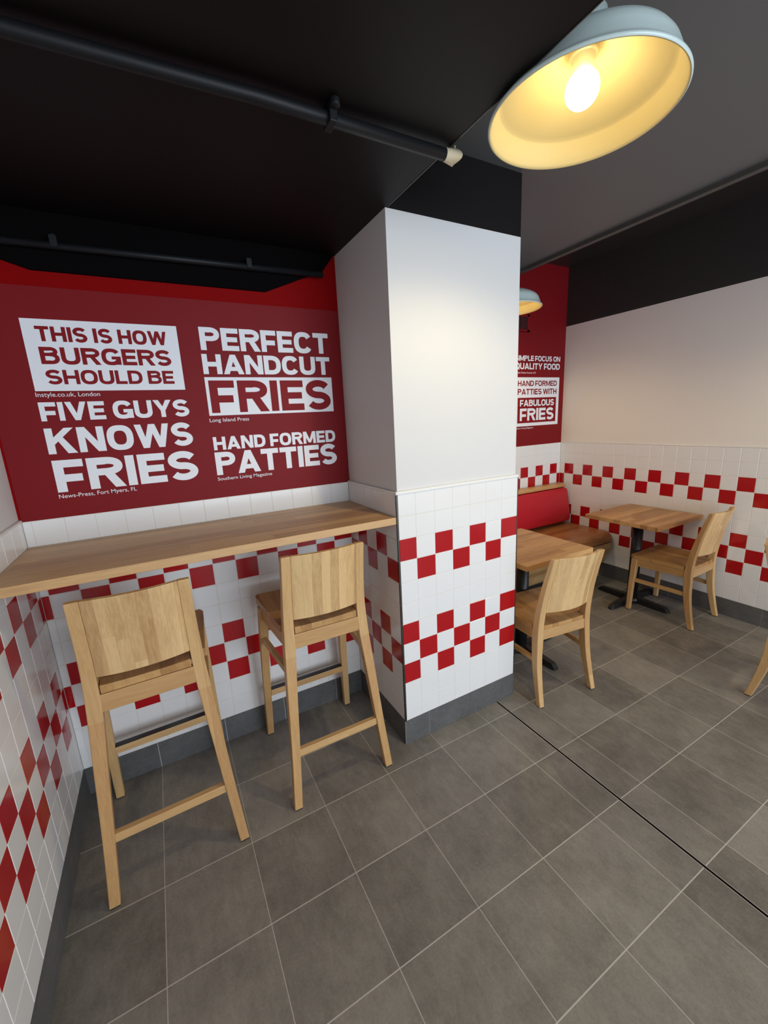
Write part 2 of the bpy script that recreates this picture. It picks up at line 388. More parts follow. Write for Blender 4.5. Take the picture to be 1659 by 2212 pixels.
# ------------------------------------------------------------------ skirting tiles cut on the floor grid
def skirting(name, a0, a1, fixed, axis, out, label):
    b = MB(); step, org = (FX, FOX) if axis == 'x' else (FY, FOY)
    k = math.floor((a0-org)/step); cuts = [a0]
    while True:
        k += 1; v = org+k*step
        if v >= a1-0.004: break
        if v > a0+0.004: cuts.append(v)
    cuts.append(a1)
    for u0, u1 in zip(cuts[:-1], cuts[1:]):
        lo, hi = u0+0.0012, u1-0.0012
        f0, f1 = sorted((fixed, fixed+out))
        if axis == 'x': b.box(lo, hi, f0, f1, 0.001, HB, 0)
        else: b.box(f0, f1, lo, hi, 0.001, HB, 0)
    f0, f1 = sorted((fixed, fixed+out*0.7))
    if axis == 'x': b.box(a0, a1, f0, f1, 0.0, HB-0.0015, 1)
    else: b.box(f0, f1, a0, a1, 0.0, HB-0.0015, 1)
    return struct(b.build(name, [M['base'], M['grout']]), label)
skirting('baseboard_back', 0.0, XC, 0.004, 'x', -0.007, 'slate skirting under the counter')
skirting('baseboard_left', Y_FRONT, 0.0, -0.004, 'y', 0.007, 'slate skirting along the left wall')
skirting('baseboard_pillar', XC-0.002, XC+W+0.002, YC+0.004, 'x', -0.007, 'slate skirting on the pillar front')
skirting('baseboard_pillar_side', YC, 0.0, XC+0.004, 'y', -0.007, 'slate skirting on the pillar side')
skirting('baseboard_right', Y_FRONT, YB, XR+0.004, 'y', -0.007, 'slate skirting along the right wall')
skirting('baseboard_far', XC+W, XR, YB+0.004, 'x', -0.007, 'slate skirting along the far wall')

# movement joint in the floor: dark rubber strip between two metal edges
b = MB()
b.box(1.8988, 1.9082, Y_FRONT, YC-0.006, -0.002, 0.0012, 0)
b.box(1.8974, 1.8988, Y_FRONT, YC-0.006, -0.002, 0.0016, 1)
b.box(1.9082, 1.9096, Y_FRONT, YC-0.006, -0.002, 0.0016, 1)
struct(b.build('trim_15', [M['matt'], M['silver']]), 'black movement joint strip in the floor')

# ------------------------------------------------------------------ lettering: heavy grotesque drawn from strokes
def sup(cx, cy, rx, ry, a, e=2.5):
    ca, sa = math.cos(a), math.sin(a)
    return (cx + rx*math.copysign(abs(ca)**(2/e), ca), cy + ry*math.copysign(abs(sa)**(2/e), sa))
def rect(x0, y0, x1, y1): return [[(x0, y0), (x1, y0), (x1, y1), (x0, y1)]]
def ring(cx, cy, rx, ry, t, th, a0, a1, n=28, e=2.5):
    q = []
    for i in range(n):
        A, B = math.radians(a0+(a1-a0)*i/n), math.radians(a0+(a1-a0)*(i+1)/n)
        q.append([sup(cx, cy, rx, ry, A, e), sup(cx, cy, rx, ry, B, e), sup(cx, cy, rx-t, ry-th, B, e), sup(cx, cy, rx-t, ry-th, A, e)])
    return q
ADV = dict(T=.72, H=.80, S=.76, O=.86, W=1.18, B=.78, U=.80, R=.80, G=.86, E=.67, L=.62, D=.80, F=.64, V=.84, Y=.84, K=.86, N=.82, P=.75, C=.82, A=.90, M=.98, Q=.86)
def glyph(ch, w, h, t, th):
    """quads of one capital letter in a w x h box, stem t, bar th"""
    if ch == 'I': return rect(0, 0, t, h)
    if ch == 'L': return rect(0, 0, t, h)+rect(0, 0, w, th)
    if ch == 'E': return rect(0, 0, t, h)+rect(0, 0, w, th)+rect(0, h-th, w, h)+rect(0, h/2-th*.48, w*.93, h/2+th*.48)
    if ch == 'F': return rect(0, 0, t, h)+rect(0, h-th, w, h)+rect(0, h*.43-th*.5, w*.92, h*.43+th*.5)
    if ch == 'T': return rect(w/2-t/2, 0, w/2+t/2, h)+rect(0, h-th, w, h)
    if ch == 'H': return rect(0, 0, t, h)+rect(w-t, 0, w, h)+rect(0, h/2-th/2, w, h/2+th/2)
    if ch == 'N': return rect(0, 0, t, h)+rect(w-t, 0, w, h)+[[(0, h), (t*1.12, h), (w, 0), (w-t*1.12, 0)]]
    if ch == 'V': return [[(0, h), (t*1.12, h), (w/2+t*.5, 0), (w/2-t*.5, 0)], [(w, h), (w-t*1.12, h), (w/2-t*.5, 0), (w/2+t*.5, 0)]]
    if ch == 'A': return [[(0, 0), (t*1.1, 0), (w/2+t*.52, h), (w/2-t*.52, h)], [(w, 0), (w-t*1.1, 0), (w/2-t*.52, h), (w/2+t*.52, h)]]+rect(w*.22, h*.17, w*.78, h*.17+th*.9)
    if ch == 'Y': return rect(w/2-t/2, 0, w/2+t/2, h*.45)+[[(0, h), (t*1.18, h), (w/2+t*.5, h*.38), (w/2-t*.5, h*.38)], [(w, h), (w-t*1.18, h), (w/2-t*.5, h*.38), (w/2+t*.5, h*.38)]]
    if ch == 'K': return rect(0, 0, t, h)+[[(t*.9, h*.34), (t*.9, h*.62), (w-t*1.25, h), (w-.01*w, h)], [(w, 0), (w-t*1.28, 0), (t*1.25, h*.62), (t*1.95, h*.74)]]
    if ch == 'M': return rect(0, 0, t*.95, h)+rect(w-t*.95, 0, w, h)+[[(0, h), (t*1.15, h), (w/2+t*.42, h*.08), (w/2-t*.42, h*.08)], [(w, h), (w-t*1.15, h), (w/2-t*.42, h*.08), (w/2+t*.42, h*.08)]]
    if ch == 'W':
        q = []; s = t*.98; xs = (0, w*.27, w*.5, w*.73, w)
        q.append([(0, h), (s, h), (xs[1]+s*.48, 0), (xs[1]-s*.48, 0)])
        q.append([(xs[2]-s*.5, h), (xs[2]+s*.5, h), (xs[1]+s*.48, 0), (xs[1]-s*.48, 0)])
        q.append([(xs[2]-s*.5, h), (xs[2]+s*.5, h), (xs[3]+s*.48, 0), (xs[3]-s*.48, 0)])
        q.append([(w-s, h), (w, h), (xs[3]+s*.48, 0), (xs[3]-s*.48, 0)])
        return q
    o = 0.012*h
    if ch in 'OQ':
        q = ring(w/2, h/2, w/2, h/2+o, t, th, 0, 360, 48)
        if ch == 'Q': q += [[(w*.50, h*.26), (w*.66, h*.36), (w*1.0, -h*.02), (w*.82, -h*.09)]]
        return q
    if ch == 'C': return ring(w/2, h/2, w/2, h/2+o, t, th, 32, 328, 40)
    if ch == 'G': return ring(w/2, h/2, w/2, h/2+o, t, th, 32, 350, 44)+rect(w*.52, h*.53-th*.85, w, h*.53)+rect(w-t, h*.02, w, h*.50)
    if ch == 'U': return rect(0, h*.4, t, h)+rect(w-t, h*.4, w, h)+ring(w/2, h*.4, w/2, h*.4+o, t, th, 180, 360, 28)
    if ch == 'D':
        x = w*.42
        return rect(0, 0, t, h)+rect(t*.5, 0, x, th)+rect(t*.5, h-th, x, h)+ring(x, h/2, w-x, h/2, t, th, -90, 90, 28)
    if ch in 'PR':
        y = h*.40 if ch == 'P' else h*.42; x = w*.52; r = (h-y)/2
        q = rect(0, 0, t, h)+rect(t*.5, h-th, x, h)+rect(t*.5, y, x, y+th*.95)+ring(x, y+r, w-x, r, t*.95, th*.95, -90, 90, 24, 2.2)
        if ch == 'R': q += [[(w*.40, y+th*.4), (w*.40+t*1.1, y+th*.4), (w+.02*w, 0), (w-t*1.12, 0)]]
        return q
    if ch == 'B':
        x = w*.52; y = h*.47
        return (rect(0, 0, t, h)+rect(t*.5, h-th, x, h)+rect(t*.5, 0, x, th)+rect(t*.5, y, x, y+th*.9)
                + ring(x, (h+y)/2+th*.02, w*.95-x, (h-y)/2, t*.92, th*.95, -90, 90, 22, 2.2)+ring(x, (y+th*.9)/2, w-x, (y+th*.9)/2, t*.95, th*.95, -90, 90, 22, 2.2))
    if ch == 'S':
        rx = w/2; m = (t+th)/2; ry = (h+2*o-th)/4
        pts = []
        cyu, cyl = h+o-th/2-ry, -o+th/2+ry
        for i in range(25):
            a = math.radians(24+(264-24)*i/24); pts.append(sup(w/2, cyu, rx-t/2, ry, a, 2.0))
        for i in range(25):
            a = math.radians(84-(84+156)*i/24); pts.append(sup(w/2, cyl, rx-t/2, ry, a, 2.0))
        q = []; L_ = []; R_ = []
        for i, p in enumerate(pts):
            a, b2 = pts[max(i-1, 0)], pts[min(i+1, len(pts)-1)]
            dx, dy = b2[0]-a[0], b2[1]-a[1]; d = math.hypot(dx, dy); nx, ny = -dy/d, dx/d
            hw = 0.5*math.hypot(t*nx, th*ny)
            if 18 < i < 31: hw = max(hw, 0.5*th*1.02)
            L_.append((p[0]+nx*hw, p[1]+ny*hw)); R_.append((p[0]-nx*hw, p[1]-ny*hw))
        for i in range(len(pts)-1): q.append([L_[i], L_[i+1], R_[i+1], R_[i]])
        return q
    return rect(0, 0, w, h)
def headline(parent, text, x0, x1, z0, z1, y, mat, bold=0.235, gapk=0.085, name='headline', sp=0.30):
    h = z1-z0; t = bold*h; th = t*0.90; gap = gapk*h; fix = 0; rel = 0
    for i, ch in enumerate(text):
        if ch == ' ': fix += sp*h-gap
        elif ch == 'I': fix += t
        else: rel += ADV[ch]
        if i < len(text)-1: fix += gap
    k = ((x1-x0)-fix)/rel
    b = MB(); x = x0; nq = 0
    for ch in text:
        if ch == ' ': x += sp*h; continue
        wd = t if ch == 'I' else ADV[ch]*k
        for qd in glyph(ch, wd, h, t, th):
            ar = sum(qd[i][0]*qd[(i+1) % 4][1]-qd[(i+1) % 4][0]*qd[i][1] for i in range(4))
            if ar < 0: qd = qd[::-1]
            nq = (nq+1) % 97                     # overlapping strokes lie a hair in front of each other
            b.add([(x+px, y-nq*4e-6, z0+pz) for px, pz in qd], [(0, 1, 2, 3)])
        x += wd+gap
    o = b.build(name, mat, parent, fix=False)
    return o
def credit(parent, text, x0, x1, z0, z1, y, mat):
    cu = bpy.data.curves.new('credit', 'FONT'); cu.body = text; cu.size = 1.0; cu.offset = 0.003; cu.resolution_u = 4
    tmp = bpy.data.objects.new('credit_tmp', cu); COL.objects.link(tmp)
    bpy.context.view_layer.update()
    me = bpy.data.meshes.new_from_object(tmp.evaluated_get(bpy.context.evaluated_depsgraph_get()))
    bpy.data.objects.remove(tmp); bpy.data.curves.remove(cu)
    xs = [v.co.x for v in me.vertices]; ys = [v.co.y for v in me.vertices]
    sx = (x1-x0)/(max(xs)-min(xs)); top = max(ys); bx = min(xs)
    sz = (z1-z0)/top
    for v in me.vertices: v.co = (x0+(v.co.x-bx)*sx, y, z0+v.co.y*sz)
    me.materials.clear(); me.materials.append(mat)
    o = bpy.data.objects.new('credit_line', me); COL.objects.link(o); o.parent = parent
    return o
def panel(parent, x0, x1, z0, z1, y, mat, name='backing_panel', t=0.0004):
    b = MB(); b.box(x0, x1, y, y+t, z0, z1); return b.build(name, mat, parent)

# red vinyl sheet behind the counter, then the four quotes on it
YV = 0.002
b = MB(); b.box(0.0, XC+0.008, YV, 0.004, ZT, 2.050)
tag(b.build('wall_graphic', M['vinyl']), 'large dark red vinyl sheet on the wall above the counter, white quotes on it', 'wall graphic')
G1 = 'quotes on the wall above the counter'
y1, y2 = YV-0.0006, YV-0.0012
t = thing('wall_quote', 'white box quote THIS IS HOW BURGERS SHOULD BE in red letters', 'quote', (0, 0, 0), 0, G1)
panel(t, .1275, .6215, 1.6975, 1.9435, y1, M['vinyl_white'])
headline(t, 'THIS IS HOW', .1645, .580, 1.869, 1.920, y2, M['vinyl_letter'], 0.24)
headline(t, 'BURGERS', .164, .5855, 1.791, 1.850, y2, M['vinyl_letter'], 0.24)
headline(t, 'SHOULD BE', .168, .5855, 1.721, 1.7715, y2, M['vinyl_letter'], 0.24)
credit(t, 'Instyle.co.uk, London', .126, .3215, 1.6775, 1.6925, y1, M['vinyl_white'])
t = thing('wall_quote', 'quote FIVE GUYS KNOWS FRIES in large white letters, lower left', 'quote', (0, 0, 0), 0, G1)
headline(t, 'FIVE GUYS', .1265, .6245, 1.5905, 1.658, y1, M['vinyl_white'], 0.25, 0.08)
headline(t, 'KNOWS', .126, .623, 1.470, 1.5645, y1, M['vinyl_white'], 0.25, 0.08)
headline(t, 'FRIES', .1275, .6255, 1.325, 1.446, y1, M['vinyl_white'], 0.26, 0.09)
credit(t, 'News-Press, Fort Myers, FL', .127, .3845, 1.302, 1.317, y1, M['vinyl_white'])
t = thing('wall_quote', 'quote PERFECT HANDCUT FRIES with FRIES in a white box, upper right', 'quote', (0, 0, 0), 0, G1)
headline(t, 'PERFECT', .704, 1.272, 1.856, 1.9465, y1, M['vinyl_white'], 0.25, 0.07)
headline(t, 'HANDCUT', .7015, 1.272, 1.760, 1.8405, y1, M['vinyl_white'], 0.26, 0.07)
panel(t, .701, 1.276, 1.588, 1.7475, y1, M['vinyl_white'])
headline(t, 'FRIES', .714, 1.264, 1.599, 1.734, y2, M['vinyl_letter'], 0.25, 0.10)
credit(t, 'Long Island Press', .699, .8645, 1.5615, 1.5765, y1, M['vinyl_white'])
t = thing('wall_quote', 'quote HAND FORMED PATTIES in white letters just above the counter, lower right', 'quote', (0, 0, 0), 0, G1)
headline(t, 'HAND FORMED', .701, 1.2735, 1.440, 1.497, y1, M['vinyl_white'], 0.25, 0.08)
headline(t, 'PATTIES', .6995, 1.2745, 1.330, 1.4305, y1, M['vinyl_white'], 0.25, 0.07)
credit(t, 'Southern Living Magazine', .699, .9405, 1.306, 1.3205, y1, M['vinyl_white'])
# far wall quotes
G2 = 'quotes on the far red wall'
f1, f2, f3 = YB+0.0054, YB+0.0048, YB+0.0042
t = thing('wall_quote', 'far wall quote SIMPLE FOCUS ON QUALITY FOOD beside the pillar', 'quote', (0, 0, 0), 0, G2)
headline(t, 'SIMPLE FOCUS ON', 3.336, 3.918, 1.980, 2.025, f1, M['vinyl_white'], 0.24, 0.08)
headline(t, 'QUALITY FOOD', 3.340, 3.917, 1.909, 1.962, f1, M['vinyl_white'], 0.24, 0.08)
credit(t, 'Golden Choice Awards, CO', 3.338, 3.597, 1.873, 1.887, f1, M['vinyl_white'])
t = thing('wall_quote', 'far wall boxed quote HAND FORMED PATTIES WITH FABULOUS FRIES above the bench', 'quote', (0, 0, 0), 0, G2)
panel(t, 3.338, 3.918, 1.409, 1.840, f1, M['vinyl_white'])
headline(t, 'HAND FORMED', 3.377, 3.885, 1.764, 1.811, f2, M['vinyl_letter'], 0.22, 0.09)
headline(t, 'PATTIES WITH', 3.377, 3.885, 1.690, 1.740, f2, M['vinyl_letter'], 0.22, 0.09)
panel(t, 3.379, 3.883, 1.438, 1.6625, f2, M['vinyl_letter'], 'inner_panel')
headline(t, 'FABULOUS', 3.407, 3.855, 1.587, 1.644, f3, M['vinyl_white'], 0.24, 0.08)
headline(t, 'FRIES', 3.409, 3.855, 1.458, 1.568, f3, M['vinyl_white'], 0.24, 0.09)
credit(t, 'Southern Living Magazine', 3.338, 3.585, 1.386, 1.399, f1, M['vinyl_white'])

# red painted ventilation grille on the far wall
t = thing('vent_grille', 'red painted ventilation grille high on the far wall beside the pillar', 'vent', (3.35, YB+0.006, 2.29))
b = MB(); b.box(-0.12, 0.12, -0.002, 0.0, -0.054, 0.054); b.build('backing', M['rubber'], t)
b = MB()
for x0, x1, z0, z1 in ((-0.145, 0.145, 0.052, 0.072), (-0.145, 0.145, -0.072, -0.052), (-0.145, -0.118, -0.072, 0.072), (0.118, 0.145, -0.072, 0.072)): b.box(x0, x1, -0.009, 0.0, z0, z1)
b.build('frame', M['vinyl'], t, bevel=0.002)
b = MB()
for i in range(7): b.box(-0.12, 0.12, -0.007, -0.003, -0.046+i*0.0153-0.0012, -0.046+i*0.0153+0.0012)
for i in range(5): b.box(-0.096+i*0.048-0.0015, -0.096+i*0.048+0.0015, -0.006, -0.003, -0.054, 0.054)
b.build('louvres', M['vinyl'], t)

# ------------------------------------------------------------------ soffit fittings
# black fascia with slanting ends over the red wall
poly = [(-0.004, 2.287), (-0.004, 2.175), (0.114, 2.125), (0.189, 2.101), (0.997, 2.103), (1.16, 2.170), (1.20, 2.186), (1.262, 2.206), (1.325, 2.284), (1.325, 2.287)]
b = MB(); b.loft([[(x, -0.010, z) for x, z in poly], [(x, 0.004, z) for x, z in poly]])
tag(b.build('fascia_board', M['matt']), 'black fascia board with slanting ends at the top of the red wall', 'fascia')
# conduits under the soffit
t = thing('conduit_pipe', 'long black conduit across the soffit, open end in a lamp-lit tone beside the lamp', 'pipe', (0, 0, 0))
z1p = Z_LOW-0.024
b = MB(); b.tube([(-0.006, -0.806, z1p), (0.35, -0.832, z1p), (0.80, -0.856, z1p), (1.335, -0.858, z1p)], 0.0155); b.build('pipe', M['pipe'], t)
b = MB(); b.box(0.965, 0.985, -0.882, -0.834, z1p-0.017, Z_LOW, 0); b.tube([(0.975, -0.892, Z_LOW-0.001), (0.975, -0.892, Z_LOW-0.018)], 0.012)
b.tube([(0.975, -0.826, Z_LOW-0.001), (0.975, -0.826, Z_LOW-0.010)], 0.010)
b.build('clamp', M['pipe'], t, bevel=0.002)
# torn open end: a flared ring with two webs
b = MB(); n = 18
r0 = [(1.322, -0.858+0.0158*math.cos(2*math.pi*k/n), z1p+0.0158*math.sin(2*math.pi*k/n)) for k in range(n)]
r1 = [(1.362+0.010*math.cos(2*math.pi*k/n*2), -0.858+0.021*math.cos(2*math.pi*k/n), z1p+0.021*math.sin(2*math.pi*k/n)) for k in range(n)]
r2 = [(x-0.001, -0.858+(y+0.858)*0.72, z1p+(z-z1p)*0.72) for x, y, z in r1]
r3 = [(1.33, -0.858+0.011*math.cos(2*math.pi*k/n), z1p+0.011*math.sin(2*math.pi*k/n)) for k in range(n)]
b.loft([r0, r1, r2, r3], smooth=True, cap=False)
b.tube([(1.352, -0.868, Z_LOW), (1.358, -0.862, z1p+0.008)], 0.0022, 8); b.tube([(1.345, -0.845, Z_LOW), (1.358, -0.852, z1p+0.010)], 0.0026, 8)
b.build('torn_end', M['lamplit'], t)['label'] = 'torn pipe end in a pale lamp-lit tone'
t = thing('conduit_pipe', 'thin black conduit along the fascia at the top of the red wall', 'pipe', (0, 0, 0))
b = MB(); b.tube([(-0.004, -0.034, 2.172), (1.255, -0.034, 2.188)], 0.0125); b.build('pipe', M['pipe'], t)
for xx in (0.276, 0.93):
    b = MB(); b.box(xx-0.011, xx+0.011, -0.050, -0.0105, 2.166+0.0127*xx, 2.202+0.0127*xx); b.tube([(xx, -0.030, 2.20), (xx, -0.030, 2.214)], 0.009)
    b.build('clamp', M['pipe'], t, bevel=0.002)

# ------------------------------------------------------------------ counter
b = MB(); b.box(0.0012, XC-0.0015, -0.490, -0.0012, 1.099, 1.130)
tag(b.build('counter_top', M['oak_counter'], bevel=0.002), 'long oak wall counter above two bar stools', 'counter')

# ------------------------------------------------------------------ seating helpers
def interp(keys, z):
    """smooth interpolation of tuples keyed by height"""
    ks = sorted(keys)
    if z <= ks[0][0]: return ks[0][1:]
    for (a, b2) in zip(ks[:-1], ks[1:]):
        if a[0] <= z <= b2[0]:
            f = (z-a[0])/(b2[0]-a[0])
            return tuple(x+(y-x)*f for x, y in zip(a[1:], b2[1:]))
    return ks[-1][1:]
def leg_mesh(keys, side, n=18, z0=0.004, zs=None):
    """tapered post: keys = (z, inner w, outer w, front y, back y)"""
    b = MB(); zmin, zmax = keys[0][0], keys[-1][0]; rings = []
    zl = zs or [max(z0, zmin)+(zmax-max(z0, zmin))*i/n for i in range(n+1)]
    for z in zl:
        wi, wo, yf, yb = interp(keys, z)
        rings.append([(side*wi, yb, z), (side*wo, yb, z), (side*wo, yf, z), (side*wi, yf, z)])
    b.loft(rings); return b
def smooth_keys(keys, n=24):
    """catmull-rom resample so that the posts curve instead of kinking"""
    zs = [k[0] for k in keys]; out = []
    for i in range(n+1):
        z = zs[0]+(zs[-1]-zs[0])*i/n
        j = max(0, min(len(zs)-2, max(q for q in range(len(zs)) if zs[q] <= z) if z < zs[-1] else len(zs)-2))
        p0, p1, p2, p3 = keys[max(j-1, 0)], keys[j], keys[j+1], keys[min(j+2, len(keys)-1)]
        f = (z-p1[0])/(p2[0]-p1[0]); v = [z]
        for c in range(1, 5):
            m1 = (p2[c]-p0[c])/max(1e-6, p2[0]-p0[0])*(p2[0]-p1[0]); m2 = (p3[c]-p1[c])/max(1e-6, p3[0]-p1[0])*(p2[0]-p1[0])
            h00 = 2*f**3-3*f**2+1; h10 = f**3-2*f**2+f; h01 = -2*f**3+3*f**2; h11 = f**3-f**2
            v.append(h00*p1[c]+h10*m1+h01*p2[c]+h11*m2)
        out.append(tuple(v))
    return out
def back_panel(keys, zb, zt, bow, thick, nu=16, nz=8, overlap=0.0):
    """bowed back board spanning between the posts, its back face flush with theirs"""
    b = MB(); rings = []
    for iz in range(nz+1):
        f = iz/nz
        for_ = []
        ring_b, ring_f = [], []
        for iu in range(nu+1):
            u = -1+2*iu/nu
            z = zb+(zt-zb)*f
            wi, wo, yf, yb = interp(keys, z)
            o = bow*(1-u*u)
            zz = z
            ring_b.append((u*(wi+overlap), yb-o, zz)); ring_f.append((u*(wi+overlap), yb-o+thick, zz))
        rings.append(ring_b+ring_f[::-1])
    b.loft(rings, smooth=False); return b
def seat_mesh(front_w, back_w, notch_w, yf, yn, yb, zt_front, zt_back, th, dish=0.008, nu=14, nv=14):
    """dished seat with notches for the rear posts"""
    b = MB()
    def wd(y):
        f = (y-yn)/(yf-yn); return back_w+(front_w-back_w)*f
    ys = [yn+(yf-yn)*i/nv for i in range(nv+1)]
    def zt(u, y):
        f = (y-yb)/(yf-yb)
        base = zt_back+(zt_front-zt_back)*max(0, min(1, f))
        return base-dish*(1-abs(u)**2.5)*math.sin(math.pi*max(0, min(1, 0.12+0.8*f)))*(1.0)
    vs, fs = [], []
    rows = [(yb, notch_w)]+[(yn-0.0001, notch_w)]+[(y, wd(y)) for y in ys]
    rings = []
    for y, wv in rows:
        cr = 0.0
        if y > yf-0.02: wv = wv-0.014*((y-(yf-0.02))/0.02)**2
        top = [(-wv+2*wv*i/nu, y, zt(-1+2*i/nu, y)) for i in range(nu+1)]
        zb_ = zt_back+(zt_front-zt_back)*(y-yb)/(yf-yb)-th
        bot = [(wv-2*wv*i/nu, y, zb_) for i in range(nu+1)]
        rings.append(top+bot)
    b.loft(rings); return b
def rail(p0, p1, w_, h_, up=Vector((0, 0, 1))):
    """rectangular bar between two points (centre line)"""
    p0, p1 = Vector(p0), Vector(p1); d = (p1-p0).normalized(); a = d.cross(up).normalized(); c = a.cross(d)
    b = MB()
    b.loft([[p+sx*a*w_/2+sz*c*h_/2 for sx, sz in ((-1, -1), (1, -1), (1, 1), (-1, 1))] for p in (p0, p1)])
    return b
def foot_pad(parent, x, y, w_, d_):
    b = MB(); b.box(x-w_, x+w_, y-d_, y+d_, 0.0, 0.0042); b.build('foot_pad', M['rubber'], parent)

# ---------------- bar stools
def make_stool(loc, rz, label, group):
    t = thing('bar_stool', label, 'bar stool', loc, rz, group)
    rear = [(0.0, .1945, .2270, -.218, -.250), (.25, .1725, .2075, -.190, -.2215), (.50, .1520, .1920, -.156, -.1935), (.66, .1385, .1815, -.134, -.1765),
            (.79, .1345, .1745, -.136, -.1735), (.90, .1330, .1705, -.154, -.1860), (1.063, .1305, .1670, -.190, -.2145)]
    rk = smooth_keys(rear, 30)
    for s in (-1, 1):
        lm_ = leg_mesh(rk, s, 30)
        for i, f in enumerate(lm_.f):
            if sum(lm_.v[k][2] for k in f)/4 < .655: lm_.mi[i] = 1
        l = lm_.build('leg', [M['oak_leg'], M['oak_leg_low']], t, bevel=0.003)
        foot_pad(l, s*.2105, -.234, .014, .014)
    front = [(0.0, .1960, .2270, .2340, .2640), (.40, .1830, .2190, .1990, .2330), (.735, .1700, .2120, .1360, .1740)]
    for s in (-1, 1):
        l = leg_mesh([(k[0], k[1], k[2], k[4], k[3]) for k in front], s, 10).build('leg', M['oak_leg'], t, bevel=0.003)
        foot_pad(l, s*.2115, .249, .013, .013)
    back_panel(rk, .792, 1.063, .020, .020).build('backrest', M['oak_back'], t, bevel=0.002)
    seat_mesh(.2180, .1830, .1320, .182, -.128, -.170, .786, .760, .029, .010).build('seat', M['oak_seat'], t, bevel=0.006, seg=3)
    rail((-.140, -.160, .698), (.140, -.160, .698), .026, .062).build('rear_apron', M['oak_rail_x'], t, bevel=0.002)
    rail((-.172, .156, .704), (.172, .156, .704), .024, .064).build('front_apron', M['oak_rail_x'], t, bevel=0.002)
    for s in (-1, 1):
        rail((s*.188, .140, .704), (s*.161, -.140, .699), .022, .064).build('side_apron', M['oak_rail_y'], t, bevel=0.002)
        rail((s*.199, .192, .560), (s*.168, -.150, .560), .020, .030).build('side_stretcher', M['oak_rail_y'], t, bevel=0.002)
    rail((-.176, -.206, .231), (.176, -.206, .231), .022, .032).build('rear_stretcher', M['oak_rail_x'], t, bevel=0.002)
    fr = rail((-.190, .222, .248), (.190, .222, .248), .026, .032).build('foot_rail', M['oak_rail_x'], t, bevel=0.002)
    b = MB(); b.box(-.187, .187, .208, .236, .2643, .2668); b.build('kick_strip', M['iron'], fr)['label'] = 'dark metal wear strip on the foot rail'
    return t
GS = 'oak bar stools at the wall counter'
stool = make_stool((.3392, -.3258, 0), .0256, 'oak bar stool nearest the left tiled wall', GS)
dup(stool, (.9845, -.3097, 0), -.0101, 'oak bar stool beside the white pillar', GS)

# ---------------- dining chairs
def make_chair(loc, rz, label, group):
    t = thing('dining_chair', label, 'chair', loc, rz, group)
    rear = [(0.0, .1670, .1955, -.222, -.252), (.10, .1610, .1920, -.196, -.2300), (.22, .1530, .1875, -.170, -.2100), (.36, .1455, .1820, -.1555, -.2010),
            (.44, .1415, .1795, -.1570, -.2000), (.53, .1395, .1760, -.1690, -.2085), (.66, .1370, .1710, -.1985, -.2310), (.834, .1340, .1665, -.2500, -.2750)]
    rk = smooth_keys(rear, 34)
    for s in (-1, 1):
        l = leg_mesh(rk, s, 34).build('leg', M['oak_leg'], t, bevel=0.003)
        foot_pad(l, s*.181, -.237, .012, .012)
    front = [(0.0, .1830, .2110, .1700, .2000), (.20, .1780, .2100, .1620, .1960), (.42, .1640, .2060, .1480, .1900)]
    for s in (-1, 1):
        l = leg_mesh([(k[0], k[1], k[2], k[4], k[3]) for k in front], s, 10).build('leg', M['oak_leg'], t, bevel=0.004)
        foot_pad(l, s*.197, .185, .012, .012)
    back_panel(rk, .522, .834, .026, .019).build('backrest', M['oak_back'], t, bevel=0.002)
    seat_mesh(.2090, .1850, .1380, .198, -.150, -.192, .446, .441, .024, .008).build('seat', M['oak_seat'], t, bevel=0.006, seg=3)
    rail((-.146, -.184, .390), (.146, -.184, .390), .024, .056).build('rear_apron', M['oak_rail_x'], t, bevel=0.002)
    rail((-.168, .170, .391), (.168, .170, .391), .022, .058).build('front_apron', M['oak_rail_x'], t, bevel=0.002)
    for s in (-1, 1):
        rail((s*.186, .155, .391), (s*.163, -.165, .390), .022, .058).build('side_apron', M['oak_rail_y'], t, bevel=0.002)
        rail((s*.193, .170, .249), (s*.170, -.175, .243), .020, .026).build('side_stretcher', M['oak_rail_y'], t, bevel=0.002)
    return t
GC = 'oak dining chairs in the dining area'
chair = make_chair((2.2771, -.4350, 0), -.1202, 'pale oak dining chair standing just right of the pillar', GC)
dup(chair, (3.7231, -.4201, 0), .0292, 'oak dining chair at the table by the right tiled wall', GC)
dup(chair, (3.262, -1.390, 0), math.pi+0.06, 'oak dining chair cut off by the right edge of the photo', GC)

